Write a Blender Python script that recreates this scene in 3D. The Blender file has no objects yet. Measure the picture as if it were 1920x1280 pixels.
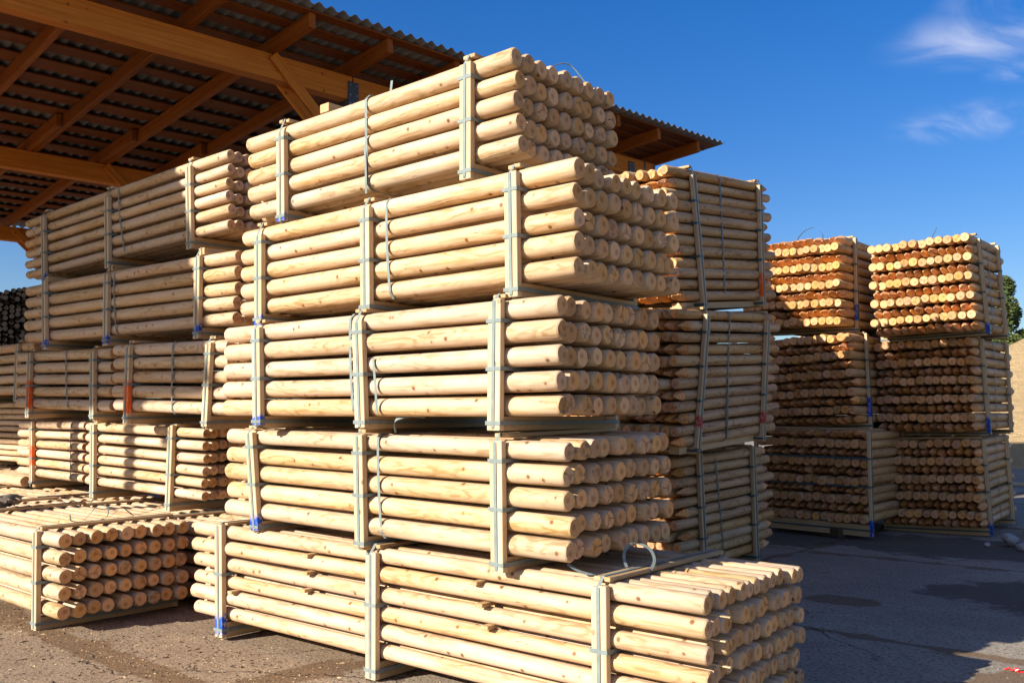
import bpy, bmesh, math, random
from mathutils import Vector, Matrix
random.seed(11)
R = math.radians
scene = bpy.context.scene
COL = scene.collection

# ------------------------------------------------------------------ helpers
def tag(o, label=None, cat=None, group=None, kind=None):
    if label: o['label'] = label
    if cat: o['category'] = cat
    if group: o['group'] = group
    if kind: o['kind'] = kind
    return o

def link(o, parent=None):
    COL.objects.link(o)
    if parent: o.parent = parent
    return o

def empty(name, M=None, loc=None):
    o = bpy.data.objects.new(name, None); o.empty_display_size = .1
    COL.objects.link(o)
    if M is not None: o.matrix_world = M
    if loc is not None: o.location = loc
    return o

class MB:
    """collects simple shapes and links them as one mesh object"""
    def __init__(s): s.v=[]; s.f=[]; s.m=[]; s.sm=[]
    def add(s, vs, fs, mi=0, smooth=False):
        b=len(s.v); s.v+= [tuple(v) for v in vs]
        for f in fs: s.f.append([i+b for i in f]); s.m.append(mi); s.sm.append(smooth)
    def box(s, c, d, M=None, bev=.003, mi=0):
        """box of size d centred on c with small chamfers"""
        hx,hy,hz=[q/2 for q in d]; b=min(bev,hx*.4,hy*.4,hz*.4)
        vs=[]; idx={}
        for sx in(-1,1):
            for sy in(-1,1):
                for sz in(-1,1):
                    for ax in range(3):
                        p=[sx*hx,sy*hy,sz*hz]
                        for k in range(3):
                            if k!=ax: p[k]-= (sx,sy,sz)[k]*b
                        idx[(sx,sy,sz,ax)]=len(vs); vs.append(Vector(p))
        fs=[]
        for ax in range(3):
            o=[k for k in range(3) if k!=ax]
            for sg in(-1,1):
                q=[]
                for a,bb in((-1,-1),(1,-1),(1,1),(-1,1)):
                    k=[0,0,0]; k[ax]=sg; k[o[0]]=a; k[o[1]]=bb
                    q.append(idx[(*k,ax)])
                fs.append(q)
        for ax in range(3):           # edge chamfers, parallel to ax
            o=[k for k in range(3) if k!=ax]
            for a in(-1,1):
                for bb in(-1,1):
                    q=[]
                    for e,face in((-1,o[0]),(1,o[0]),(1,o[1]),(-1,o[1])):
                        k=[0,0,0]; k[ax]=e; k[o[0]]=a; k[o[1]]=bb
                        q.append(idx[(*k,face)])
                    fs.append(q)
        for sx in(-1,1):
            for sy in(-1,1):
                for sz in(-1,1): fs.append([idx[(sx,sy,sz,a)] for a in range(3)])
        c=Vector(c)
        vs=[(M@v if M else v)+c for v in vs]
        s.add(vs,fs,mi)
    def beam(s, a, b, w, h, upv=(0,0,1), bev=.006, mi=0):
        a=Vector(a); b=Vector(b); x=(b-a); L=x.length; x.normalize()
        y=Vector(upv).cross(x); y.normalize(); z=x.cross(y)
        M=Matrix((x,y,z)).transposed()
        s.box((a+b)/2,(L,w,h),M,bev,mi)
    def ribbon(s, pts, wdirs, w, t=.0016, closed=False, mi=0):
        pts=[Vector(p) for p in pts]; n=len(pts)
        if not isinstance(wdirs,list): wdirs=[Vector(wdirs)]*n
        vs=[]
        for i in range(n):
            a=pts[(i-1)%n] if (closed or i>0) else pts[i]
            b=pts[(i+1)%n] if (closed or i<n-1) else pts[i]
            tg=(b-a); 
            if tg.length<1e-9: tg=Vector((1,0,0))
            tg.normalize(); wd=Vector(wdirs[i]); wd=(wd-tg*wd.dot(tg))
            if wd.length<1e-6: wd=tg.orthogonal()
            wd.normalize(); nn=tg.cross(wd)
            for p,q in((1,1),(-1,1),(-1,-1),(1,-1)): vs.append(pts[i]+wd*(p*w/2)+nn*(q*t/2))
        fs=[]
        for i in range(n if closed else n-1):
            j=(i+1)%n
            for k in range(4): fs.append([i*4+k,i*4+(k+1)%4,j*4+(k+1)%4,j*4+k])
        if not closed: fs.append([0,3,2,1]); e=(n-1)*4; fs.append([e,e+1,e+2,e+3])
        s.add(vs,fs,mi)
    def mesh(s, name, mats):
        me=bpy.data.meshes.new(name); me.from_pydata(s.v,[],s.f)
        for m in (mats if isinstance(mats,(list,tuple)) else [mats]): me.materials.append(m)
        me.polygons.foreach_set('material_index',s.m); me.polygons.foreach_set('use_smooth',s.sm)
        bm=bmesh.new(); bm.from_mesh(me); bmesh.ops.recalc_face_normals(bm,faces=bm.faces); bm.to_mesh(me); bm.free()
        me.update(); return me
    def build(s, name, mats, parent=None, loc=None):
        o=bpy.data.objects.new(name,s.mesh(name,mats)); link(o,parent)
        if loc is not None: o.location=loc
        return o

# ------------------------------------------------------------------ node helper
class NT:
    def __init__(s,name):
        s.mat=bpy.data.materials.new(name); s.mat.use_nodes=True; s.t=s.mat.node_tree; s.t.nodes.clear()
        s.out=s.n('ShaderNodeOutputMaterial'); s.b=s.n('ShaderNodeBsdfPrincipled'); s.l(s.b.outputs[0],s.out.inputs[0])
    def n(s,ty,**k):
        nd=s.t.nodes.new(ty)
        for a,b in k.items(): setattr(nd,a,b)
        return nd
    def l(s,a,b): s.t.links.new(a,b)
    def put(s,sock,v):
        if hasattr(v,'is_linked') or hasattr(v,'links'): s.l(v,sock)
        else: sock.default_value=v
    def m(s,op,a,b=None,c=None,clamp=False):
        nd=s.n('ShaderNodeMath',operation=op,use_clamp=clamp); s.put(nd.inputs[0],a)
        if b is not None: s.put(nd.inputs[1],b)
        if c is not None: s.put(nd.inputs[2],c)
        return nd.outputs[0]
    def vm(s,op,a,b=None,out=0):
        nd=s.n('ShaderNodeVectorMath',operation=op); s.put(nd.inputs[0],a)
        if b is not None:
            s.put(nd.inputs['Scale' if op=='SCALE' else 1],b)
        return nd.outputs[out]
    def mix(s,f,a,b,mode='MIX'):
        nd=s.n('ShaderNodeMix',data_type='RGBA',blend_type=mode); s.put(nd.inputs[0],f)
        s.put(nd.inputs[6],(*a,1) if isinstance(a,tuple) and len(a)==3 else a); s.put(nd.inputs[7],(*b,1) if isinstance(b,tuple) and len(b)==3 else b)
        return nd.outputs[2]
    def noise(s,vec,scale,detail=3,rough=.55,dist=0,out=0):
        nd=s.n('ShaderNodeTexNoise'); s.l(vec,nd.inputs['Vector']); nd.inputs['Scale'].default_value=scale
        nd.inputs['Detail'].default_value=detail; nd.inputs['Roughness'].default_value=rough; nd.inputs['Distortion'].default_value=dist
        return nd.outputs[out]
    def ss(s,v,lo,hi):
        nd=s.n('ShaderNodeMapRange',interpolation_type='SMOOTHSTEP'); s.put(nd.inputs[0],v)
        s.put(nd.inputs[1],lo); s.put(nd.inputs[2],hi); return nd.outputs[0]
    def coords(s): return s.n('ShaderNodeTexCoord').outputs['Object']
    def xyz(s,v):
        nd=s.n('ShaderNodeSeparateXYZ'); s.l(v,nd.inputs[0]); return nd.outputs
    def cxyz(s,x,y,z):
        nd=s.n('ShaderNodeCombineXYZ'); s.put(nd.inputs[0],x); s.put(nd.inputs[1],y); s.put(nd.inputs[2],z); return nd.outputs[0]
    def rnd(s): return s.n('ShaderNodeObjectInfo').outputs['Random']
    def bump(s,h,st,dist=.002):
        nd=s.n('ShaderNodeBump'); nd.inputs['Strength'].default_value=st; nd.inputs['Distance'].default_value=dist
        s.l(h,nd.inputs['Height']); s.l(nd.outputs[0],s.b.inputs['Normal'])
    def fin(s,col,rough=.65,spec=.3):
        s.put(s.b.inputs['Base Color'],(*col,1) if isinstance(col,tuple) else col); s.put(s.b.inputs['Roughness'],rough)
        s.b.inputs['Specular IOR Level'].default_value=spec; return s.mat

def pine_side(name, light, dark, ring, knotc, ringf=170., knots=9.5, figure=.72,scrap=.72):
    """peeled, lathe-turned pine: growth rings cut by the round surface, streaks and knots"""
    t=NT(name); co=t.coords(); x,y,z=t.xyz(co); rn=t.rnd()
    off=t.m('MULTIPLY',rn,37.)
    sh=t.cxyz(t.m('ADD',x,off),t.m('ADD',y,t.m('MULTIPLY',rn,11.)),z)
    # growth rings: distance from a wandering pith
    lon=t.cxyz(t.m('ADD',t.m('MULTIPLY',x,1.5),off),t.m('MULTIPLY',y,7.),t.m('MULTIPLY',z,7.))
    wob=t.noise(lon,1.0,2.,.5)
    wob2=t.noise(lon,3.1,2.,.5)
    rad=t.m('SQRT',t.m('ADD',t.m('MULTIPLY',y,y),t.m('MULTIPLY',z,z)))
    d=t.m('ADD',t.m('ADD',rad,t.m('MULTIPLY',wob,.055)),t.m('MULTIPLY',wob2,.012))
    sn=t.m('SINE',t.m('MULTIPLY',d,ringf*6.283))
    rg=t.ss(sn,-.2,1.0)
    patch=t.noise(t.cxyz(t.m('ADD',t.m('MULTIPLY',x,1.1),off),t.m('MULTIPLY',y,9.),t.m('MULTIPLY',z,9.)),1.3,3.,.6)
    rg=t.m('MULTIPLY',rg,t.ss(patch,.38,.68))
    # fine streaks along the grain
    st=t.noise(t.cxyz(t.m('ADD',t.m('MULTIPLY',x,2.2),off),t.m('MULTIPLY',y,95.),t.m('MULTIPLY',z,95.)),1.0,3.,.6)
    base=t.mix(t.ss(patch,.25,.75),light,dark)
    base=t.mix(t.m('MULTIPLY',rg,figure),base,ring)
    base=t.mix(t.m('MULTIPLY',t.ss(st,.52,.78),.35),base,ring)
    # knots
    vo=t.n('ShaderNodeTexVoronoi',feature='F1'); t.l(sh,vo.inputs['Vector']); vo.inputs['Scale'].default_value=knots
    jit=t.m('MULTIPLY',t.noise(sh,60.,2.),.09)
    kd=t.m('ADD',vo.outputs['Distance'],t.m('SUBTRACT',jit,.045))
    k1=t.m('SUBTRACT',1.,t.ss(kd,.10,.135)); k2=t.m('SUBTRACT',1.,t.ss(kd,.035,.075)); halo=t.m('SUBTRACT',1.,t.ss(kd,.1,.3))
    base=t.mix(t.m('MULTIPLY',halo,.25),base,ring)
    base=t.mix(t.m('MULTIPLY',k1,.8),base,knotc)
    base=t.mix(t.m('MULTIPLY',k2,.6),base,tuple(c*.45 for c in knotc))
    cn=t.noise(t.cxyz(t.m('ADD',t.m('MULTIPLY',x,1.3),off),t.m('MULTIPLY',y,42.),t.m('MULTIPLY',z,42.)),1.,2.,.5)
    crk=t.m('MULTIPLY',t.m('SUBTRACT',1.,t.ss(t.m('ABSOLUTE',t.m('SUBTRACT',cn,.5)),.002,.010)),t.ss(t.noise(lon,2.3,2.),.56,.64))
    base=t.mix(t.m('MULTIPLY',crk,.75),base,tuple(c*.35 for c in knotc))
    bn=t.noise(t.cxyz(t.m('ADD',t.m('MULTIPLY',x,2.6),t.m('MULTIPLY',off,1.7)),t.m('MULTIPLY',y,22.),t.m('MULTIPLY',z,22.)),1.,4.,.65)
    base=t.mix(t.m('MULTIPLY',t.ss(bn,scrap,scrap+.05),.85),base,tuple(c*.9 for c in knotc))
    res=t.noise(t.cxyz(t.m('ADD',t.m('MULTIPLY',x,1.4),t.m('MULTIPLY',off,2.3)),t.m('MULTIPLY',y,16.),t.m('MULTIPLY',z,16.)),1.,3.,.6)
    base=t.mix(t.m('MULTIPLY',t.ss(res,.6,.72),.45),base,(.50,.27,.085))
    # one log is a little paler, redder or greyer than the next
    hs=t.n('ShaderNodeHueSaturation'); t.l(base,hs.inputs['Color'])
    t.l(t.m('ADD',.4955,t.m('MULTIPLY',rn,.007)),hs.inputs['Hue'])
    r2=t.m('FRACT',t.m('MULTIPLY',rn,17.3)); t.l(t.m('ADD',.90,t.m('MULTIPLY',r2,.16)),hs.inputs['Value'])
    r3=t.m('FRACT',t.m('MULTIPLY',rn,41.7)); t.l(t.m('ADD',.9,t.m('MULTIPLY',r3,.2)),hs.inputs['Saturation'])
    t.bump(t.m('ADD',t.m('MULTIPLY',st,.5),t.m('MULTIPLY',wob2,1.2)),.35,.004)
    return t.fin(hs.outputs[0],.6,.25)

def pine_end(name, light, dark, ringf=95., stain=.25):
    t=NT(name); co=t.coords(); x,y,z=t.xyz(co); rn=t.rnd()
    ox=t.m('MULTIPLY',t.m('SUBTRACT',t.m('FRACT',t.m('MULTIPLY',rn,13.7)),.5),.03); oy=t.m('MULTIPLY',t.m('SUBTRACT',t.m('FRACT',t.m('MULTIPLY',rn,29.1)),.5),.03)
    yy=t.m('ADD',y,ox); zz=t.m('ADD',z,oy)
    sh=t.cxyz(t.m('ADD',x,t.m('MULTIPLY',rn,53.)),y,z)
    nz=t.noise(sh,14.,3.); nb=t.noise(sh,30.,4.,.7)
    rad=t.m('ADD',t.m('SQRT',t.m('ADD',t.m('MULTIPLY',yy,yy),t.m('MULTIPLY',zz,zz))),t.m('MULTIPLY',nz,.012))
    rg=t.ss(t.m('SINE',t.m('MULTIPLY',rad,ringf*6.283)),-.3,1.)
    c=t.mix(t.m('MULTIPLY',rg,.85),light,dark)
    c=t.mix(t.ss(rad,.0,.045),t.mix(.35,light,dark),c)
    heart=t.m('SUBTRACT',1.,t.ss(rad,.012,.03)); c=t.mix(t.m('MULTIPLY',heart,.6),c,tuple(q*.62 for q in dark))
    saw=t.noise(t.cxyz(t.m('MULTIPLY',y,20.),t.m('ADD',t.m('MULTIPLY',z,240.),t.m('MULTIPLY',rn,9.)),0.),1.,2.)
    c=t.mix(t.m('MULTIPLY',t.ss(saw,.45,.7),.25),c,dark)
    # blue stain and radial checks on some of them
    ang=t.m('ARCTAN2',zz,yy); sel=t.m('FRACT',t.m('MULTIPLY',rn,7.9))
    cr=t.ss(t.m('SINE',t.m('ADD',t.m('MULTIPLY',ang,3.),t.m('MULTIPLY',nz,2.))),.93,.995)
    c=t.mix(t.m('MULTIPLY',t.m('MULTIPLY',cr,t.ss(sel,.86,.88)),.8),c,(.05,.03,.015))
    bs=t.m('MULTIPLY',t.m('MULTIPLY',t.ss(nb,.5,.62),t.ss(rad,.015,.035)),t.m('SUBTRACT',1.,t.ss(sel,.16,.2)))
    c=t.mix(t.m('MULTIPLY',bs,.75),c,(.09,.085,.08))
    hs=t.n('ShaderNodeHueSaturation'); t.l(c,hs.inputs['Color'])
    t.l(t.m('ADD',.492,t.m('MULTIPLY',rn,.006)),hs.inputs['Hue'])
    t.l(t.m('ADD',.75,t.m('MULTIPLY',t.m('FRACT',t.m('MULTIPLY',rn,23.3)),.42)),hs.inputs['Value'])
    t.l(t.m('ADD',.84,t.m('MULTIPLY',t.m('FRACT',t.m('MULTIPLY',rn,61.)),.16)),hs.inputs['Saturation'])
    t.bump(t.m('ADD',saw,rg),.5,.003)
    return t.fin(hs.outputs[0],.8,.15)

def sawn(name, light, dark, axis=2, paint=None, pz=(0,0), scale=1.):
    """sawn timber, grain along axis; optional sprayed paint mark between local heights pz"""
    t=NT(name); co=t.coords(); x,y,z=t.xyz(co); rn=t.rnd(); q=[x,y,z]
    sc=[55*scale]*3; sc[axis]=1.6*scale
    v=t.cxyz(*[t.m('ADD',t.m('MULTIPLY',q[i],sc[i]),t.m('MULTIPLY',rn,31.+i)) for i in range(3)])
    g=t.noise(v,1.,4.,.6,.6); big=t.noise(co,3.5*scale,3.)
    c=t.mix(t.ss(g,.3,.72),light,dark); c=t.mix(t.m('MULTIPLY',t.ss(big,.45,.75),.35),c,dark)
    vo=t.n('ShaderNodeTexVoronoi',feature='F1'); t.l(t.vm('ADD',co,t.cxyz(t.m('MULTIPLY',rn,9.),rn,rn)),vo.inputs['Vector']); vo.inputs['Scale'].default_value=5.5*scale
    k=t.m('SUBTRACT',1.,t.ss(vo.outputs['Distance'],.06,.1)); c=t.mix(t.m('MULTIPLY',k,.7),c,tuple(a*.4 for a in dark))
    if paint:
        pn=t.noise(co,28.,4.,.75)
        m=t.m('MULTIPLY',t.ss(z,pz[0]-.012,pz[0]+.012),t.m('SUBTRACT',1.,t.ss(t.m('ADD',z,t.m('MULTIPLY',t.m('SUBTRACT',pn,.5),.2)),pz[1]-.015,pz[1]+.015)))
        m=t.m('MULTIPLY',m,t.ss(pn,.34,.46)); c=t.mix(m,c,paint)
    hs=t.n('ShaderNodeHueSaturation'); t.l(c,hs.inputs['Color']); t.l(t.m('ADD',.82,t.m('MULTIPLY',rn,.3)),hs.inputs['Value'])
    t.bump(g,.3,.002)
    return t.fin(hs.outputs[0],.7,.2)

def plain(name,col,rough=.5,spec=.4,var=.15,metal=0.,sc=20.):
    t=NT(name); co=t.coords(); n=t.noise(co,sc,3.); c=t.mix(n,tuple(a*(1-var) for a in col),tuple(min(1,a*(1+var)) for a in col))
    t.b.inputs['Metallic'].default_value=metal
    return t.fin(c,rough,spec)

LIGHT=(.56,.405,.272); TAN=(.50,.33,.168); RING=(.30,.165,.062); KNOT=(.16,.058,.018)
M={}
M['side']=pine_side('peeled_pine',LIGHT,TAN,RING,KNOT)
M['end']=pine_end('sawn_pine_end',(.74,.395,.125),(.42,.185,.05))
M['side_stake']=pine_side('peeled_stake_wood',(.52,.33,.155),(.44,.25,.10),(.24,.12,.045),(.12,.05,.02),ringf=210.,knots=12.,figure=.75,scrap=.64)
M['end_stake']=pine_end('sawn_stake_end',(.70,.345,.10),(.52,.205,.042),stain=.1)
M['batten']=sawn('sawn_batten',(.57,.43,.265),(.47,.325,.175))
M['battenx']=sawn('sawn_cross_batten',(.52,.35,.18),(.40,.245,.105),axis=1)
M['lath']=sawn('sawn_lath',(.55,.41,.24),(.44,.29,.14),axis=0)
BLUE=(.015,.075,.42); ORANGE=(.75,.12,.015); RED=(.5,.03,.03)
def painted(key,col,z0,z1):
    k='batten_%s_%.2f_%.2f'%(key,z0,z1)
    if k not in M: M[k]=sawn('sawn_batten_painted_'+key,(.57,.43,.265),(.47,.325,.175),paint=col,pz=(z0,z1))
    return M[k]
M['strap']=plain('grey_green_strapping',(.17,.195,.18),.55,.2,.3)
M['strap_dark']=plain('blue_green_strapping',(.05,.085,.085),.4,.5,.2)
M['roofwood']=sawn('shade_darkened_rafter_timber',(.32,.095,.010),(.21,.053,.005),axis=0,scale=.6)  # darker than the beams: the dim shed interior is put into the colour
M['beamwood']=sawn('orange_sawn_beam',(.66,.235,.03),(.48,.145,.016),axis=0,scale=.6)
M['roofboard']=sawn('shade_darkened_roof_boards',(.22,.064,.007),(.15,.038,.004),axis=0,scale=.5)  # same wood, its colour darkened for the shade under the roof
M['darksteel']=plain('dark_painted_steel',(.045,.048,.06),.45,.5)
M['bolt']=plain('zinc_bolt',(.5,.5,.5),.35,.5,metal=1.)
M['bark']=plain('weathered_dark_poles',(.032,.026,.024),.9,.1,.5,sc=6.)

# ------------------------------------------------------------------ logs
def pole_mesh(name, r, L, kind='blunt', seg=20, mats=None, seed=0):
    rg=random.Random(seed); v=[]; f=[]; mi=[]
    bx=rg.uniform(0,6.28); ba=rg.uniform(.0,.007)*min(L,3)/2; tp=rg.uniform(-.025,.025); n=max(3,int(L/.35))
    ph=[rg.uniform(0,6.28) for _ in range(4)]
    def ring(x,k,sq=None,rot=0,jit=0):
        c=ba*(1-(2*x/L)**2); cy=c*math.cos(bx); cz=c*math.sin(bx); rr=[]
        for i in range(seg):
            a=2*math.pi*i/seg
            q=r*k*(1+tp*x/L*2+.010*math.sin(2*a+ph[0]+x*1.3)+.012*math.sin(x*2.3+ph[1])+.006*math.sin(3*a+ph[2]-x*2.))
            if sq is not None:
                h=max(abs(math.cos(a+rot)),abs(math.sin(a+rot)))
                q=min(q,sq/h)
            rr.append(len(v)); v.append((x+(rg.uniform(-jit,jit) if jit else 0),cy+q*math.cos(a),cz+q*math.sin(a)))
        return rr
    rings=[]
    ch=min(.011,r*.2)
    rings.append(ring(-L/2,1-ch/r*.75,jit=.0015)); rings.append(ring(-L/2+ch,1,jit=.002))
    if kind=='blunt':
        for i in range(1,n): rings.append(ring(-L/2+L*i/n,1))
        rings.append(ring(L/2-ch,1,jit=.002)); rings.append(ring(L/2,1-ch/r*.75,jit=.0015))
        tip=None
    else:
        T=r*rg.uniform(2.9,3.9); rot=rg.uniform(0,1.5)
        for i in range(1,n): rings.append(ring(-L/2+(L-T)*i/n,1))
        for q in (0,.15,.3,.5,.75,1.): rings.append(ring(L/2-T+T*q,1,sq=r*(1.0-.86*q),rot=rot))
    for a,b in zip(rings,rings[1:]):
        for i in range(seg): f.append([a[i],a[(i+1)%seg],b[(i+1)%seg],b[i]]); mi.append(0)
    if kind!='blunt':
        k=len(f)-5*seg
        for i in range(k,len(f)): mi[i]=1
    for rr,x in((rings[0],-L/2),(rings[-1],L/2)):
        c=len(v); v.append((x,sum(v[i][1] for i in rr)/seg,sum(v[i][2] for i in rr)/seg))
        for i in range(seg): f.append([rr[i],rr[(i+1)%seg],c]); mi.append(1)
    me=bpy.data.meshes.new(name); me.from_pydata(v,[],f)
    for m in mats: me.materials.append(m)
    me.polygons.foreach_set('material_index',mi)
    bm=bmesh.new(); bm.from_mesh(me); bmesh.ops.recalc_face_normals(bm,faces=bm.faces)
    for fc in bm.faces: fc.smooth=(fc.material_index==0)
    for e in bm.edges:
        if len(e.link_faces)==2 and e.link_faces[0].material_index!=e.link_faces[1].material_index: e.smooth=False
    bm.to_mesh(me); bm.free(); me.update()
    return me
POOL={}
def pool(kind,r,L,mats,name='log',k=5):
    key=(kind,round(r,4),round(L,2),mats[0].name)
    if key not in POOL: POOL[key]=[pole_mesh(name,r,L,kind,20 if r>.045 else 16,mats,seed=int(r*1e5+L*100)+i*7) for i in range(k)]
    return POOL[key]

def frame(P,rot):
    yw,tl,ro=[R(a) for a in rot]
    X=Vector((math.cos(yw)*math.cos(tl),math.sin(yw)*math.cos(tl),math.sin(tl)))
    Y=Vector((-math.sin(yw),math.cos(yw),0))*math.cos(ro)+Vector((0,0,1))*math.sin(ro)
    Z=X.cross(Y); Z.normalize(); Y=Z.cross(X)
    m=Matrix((X,Y,Z)).transposed().to_4x4(); m.translation=Vector(P)
    return m

def bundle(name,label,P,rot,n,s,c,L,base,posts=(),ties=(),group=None,stake=False,dia=None,jit=.009,rg=1,
           tieh=(.28,.68),strapm='strap',topb=.022,pw=.043,paint={},faces=(-1,1),cat='pole bundle',stuffcols=(),
           pole='log',inner=True,wraps=(),laths=False,spacers=()):
    """one strapped pack: P is the middle of its bottom row of poles, x runs along the poles"""
    rnd=random.Random(rg); nr,nc=n; d=dia or c*.925
    M4=frame(P,rot); M4.translation=Vector(P)-M4.to_3x3()@Vector((0,0,base))
    root=empty(name,M4); tag(root,label,cat,group)
    mats=[M['side_stake'],M['end_stake']] if stake else [M['side'],M['end']]
    stuff=MB() if stuffcols else None
    yf=c*(nc-1)/2+d/2
    for k in range(nr):
        for j in range(nc):
            if not inner and 0<j<nc-1 and 0<k<nr-1: continue
            pts=stake and (k%2==(0 if stake=='P' else 1))
            # alternate rows turn their points the other way
            me=rnd.choice(pool('point' if stake else 'blunt',d/2,L,mats,pole))
            jx=rnd.gauss(0,jit)+(.022 if j==0 and not stake else 0); y=(j-(nc-1)/2)*c+rnd.uniform(-.004,.004); z=base+s*(nr-1-k)+rnd.uniform(-.004,.004)
            if stake: z+=rnd.uniform(-.010,.008); y+=rnd.uniform(-.005,.005)
            sc=rnd.uniform(.935,1.025) if not stake else rnd.uniform(.91,1.05)
            if j in stuffcols:
                mm=Matrix.Translation((jx,y,z))@Matrix.Rotation(math.pi if (stake and not pts) else 0,4,'Z')@Matrix.Rotation(rnd.uniform(0,6.28),4,'X')
                b=len(stuff.v); stuff.v+=[tuple(mm@q.co) for q in me.vertices]
                for pl in me.polygons: stuff.f.append([b+i for i in pl.vertices]); stuff.m.append(pl.material_index); stuff.sm.append(pl.use_smooth)
                continue
            o=bpy.data.objects.new(pole,me); link(o,root); o.location=(jx,y,z); o.scale=(1,sc,sc)
            o.rotation_euler=(rnd.uniform(0,6.28),rnd.gauss(0,.0015),(math.pi if (stake and not pts) else 0)+rnd.gauss(0,.0022))
    if stuffcols: tag(stuff.build(pole,mats,root),kind='stuff')
    ztop=base+s*(nr-1)+d/2; bt=.034
    sm=M[strapm]
    for i,(x1,z1,x0,z0) in enumerate(posts):
        zt=base+z1; zb=max(0,base+z0)
        for sg in faces:
            M_=M['batten']
            if i in paint and sg==paint[i][3]:
                _,a,b,_s=paint[i]; M_=painted(paint[i][0],{'blue':BLUE,'orange':ORANGE,'red':RED}[paint[i][0]],a-(zt-zb)/2,b-(zt-zb)/2)
            for q in(-1,1):
                dz=rnd.uniform(-.025,.0) if q<0 else 0
                o=MB(); xo=q*(pw/2+.001)
                lean=math.atan2(x1-x0,zt-zb)
                o.box((0,0,0),(pw,bt+(0.004 if q>0 else 0),zt-zb+dz))
                ob=o.build('batten',M_,root); ob.location=((x0+x1)/2+xo,sg*(yf+bt/2+.003),(zt+zb+dz)/2); ob.rotation_euler=(0,lean,0)
            # ties around the post, running back between the rows to the far post
        def X(z): return x0+(x1-x0)*(z-zb)/max(.01,zt-zb)
        yo=yf+bt+.008
        hs=[base+s*(round((nr-1)*h)+.5) for h in tieh]+[max(.03,(base-d/2)*.5)]
        for h in hs:
            xx=X(h); w=pw+.007
            o=MB(); o.ribbon([(xx-w,-yo,h),(xx+w,-yo,h),(xx+w+.002,-yo+bt,h),(xx+w+.004,0,h),(xx+w+.002,yo-bt,h),(xx+w,yo,h),(xx-w,yo,h),(xx-w-.003,0,h)],(0,0,1),.021,.002,True)
            o.build('strap',sm,root)
        # upright strap over the seam of the two battens, round the bearer and over the top
        tz=ztop+topb+.006; o=MB()
        o.ribbon([(X(0),-yo,.012),(X(zt*.5),-yo-.001,zt*.5),(x1,-yo,zt-.012),(x1,-yo+bt+.012,tz),(x1,0,tz+.002),(x1,yo-bt-.012,tz),(x1,yo,zt-.012),(X(zt*.5),yo+.001,zt*.5),(X(0),yo,.012),(X(0),yo-.02,-.001),(X(0),0,-.001),(X(0),-yo+.02,-.001)],(1,0,0),.02,.002,True)
        o.build('strap',sm,root)
        bh=base-d/2-.004
        if bh>.02:
            o=MB(); o.box((0,0,0),(.085,2*yf+.002,bh)); ob=o.build('bearer',M['battenx'],root); ob.location=(X(bh/2),0,bh/2)
        for q in(-1,1):
            o=MB(); o.box((0,0,0),(pw-.004,2*yf+rnd.uniform(-.02,.02),topb)); ob=o.build('top_batten',M['battenx'],root); ob.location=(x1+q*(pw/2+.004),0,ztop+topb/2+.003)
    for (x1,z1,x0,z0) in ties:
        o=MB(); e=yf+.003; zt=ztop+.003; zb=base-d/2-.003
        bow=(x0-x1)*.3
        pts=[(x0,-e+.03,zb),(x0,-e,zb+.04)]+[(x1+(x0-x1)*(1-q)**1.6,-e-.004*math.sin(q*3.1),zb+.04+(zt-zb-.07)*q) for q in(.15,.3,.5,.7,.85)]+[(x1,-e,zt-.03),(x1,-e+.03,zt),(x1,0,zt+.002),(x1,e-.03,zt),(x1,e,zt-.03),(x0,e,zb+.03),(x0,e-.03,zb),(x0,0,zb-.002)]
        o.ribbon(pts,(1,0,0),.02,.002,True); o.build('strap',sm,root)
    for (x1,z1,x0,z0,side) in wraps:      # slack second turn hanging off the front
        e=yf+.004; o=MB(); N=10
        pts=[Vector((x1+(x0-x1)*q+.018*math.sin(q*3.14),side*(e+.014*math.sin(q*3.14)),base+z1+(z0-z1)*q)) for q in [i/N for i in range(N+1)]]
        o.ribbon(pts,(1,0,0),.018,.002); o.build('strap',sm,root)
    if laths:
        for k in range(nr-1):
            for j in (0,):
                z=base+s*(nr-1-k)-s/2+.003; y=(j+.62-(nc-1)/2)*c
                o=MB(); o.box((0,0,0),(L*.96,.017,.006)); ob=o.build('lath',M['lath'],root); ob.location=(rnd.uniform(.06,.12)+L*.02,y,z)
    for (x,k) in spacers:
        z=base+s*(nr-1-k)-s/2
        o=MB(); o.box((0,0,0),(.05,2*yf+.05,.02)); ob=o.build('spacer',M['battenx'],root); ob.location=(x,-.01,z)
    return root

FRONT='strapped pole bundles of the tall front stack'
LEFT='strapped pole bundles stacked half under the shed roof'
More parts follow.
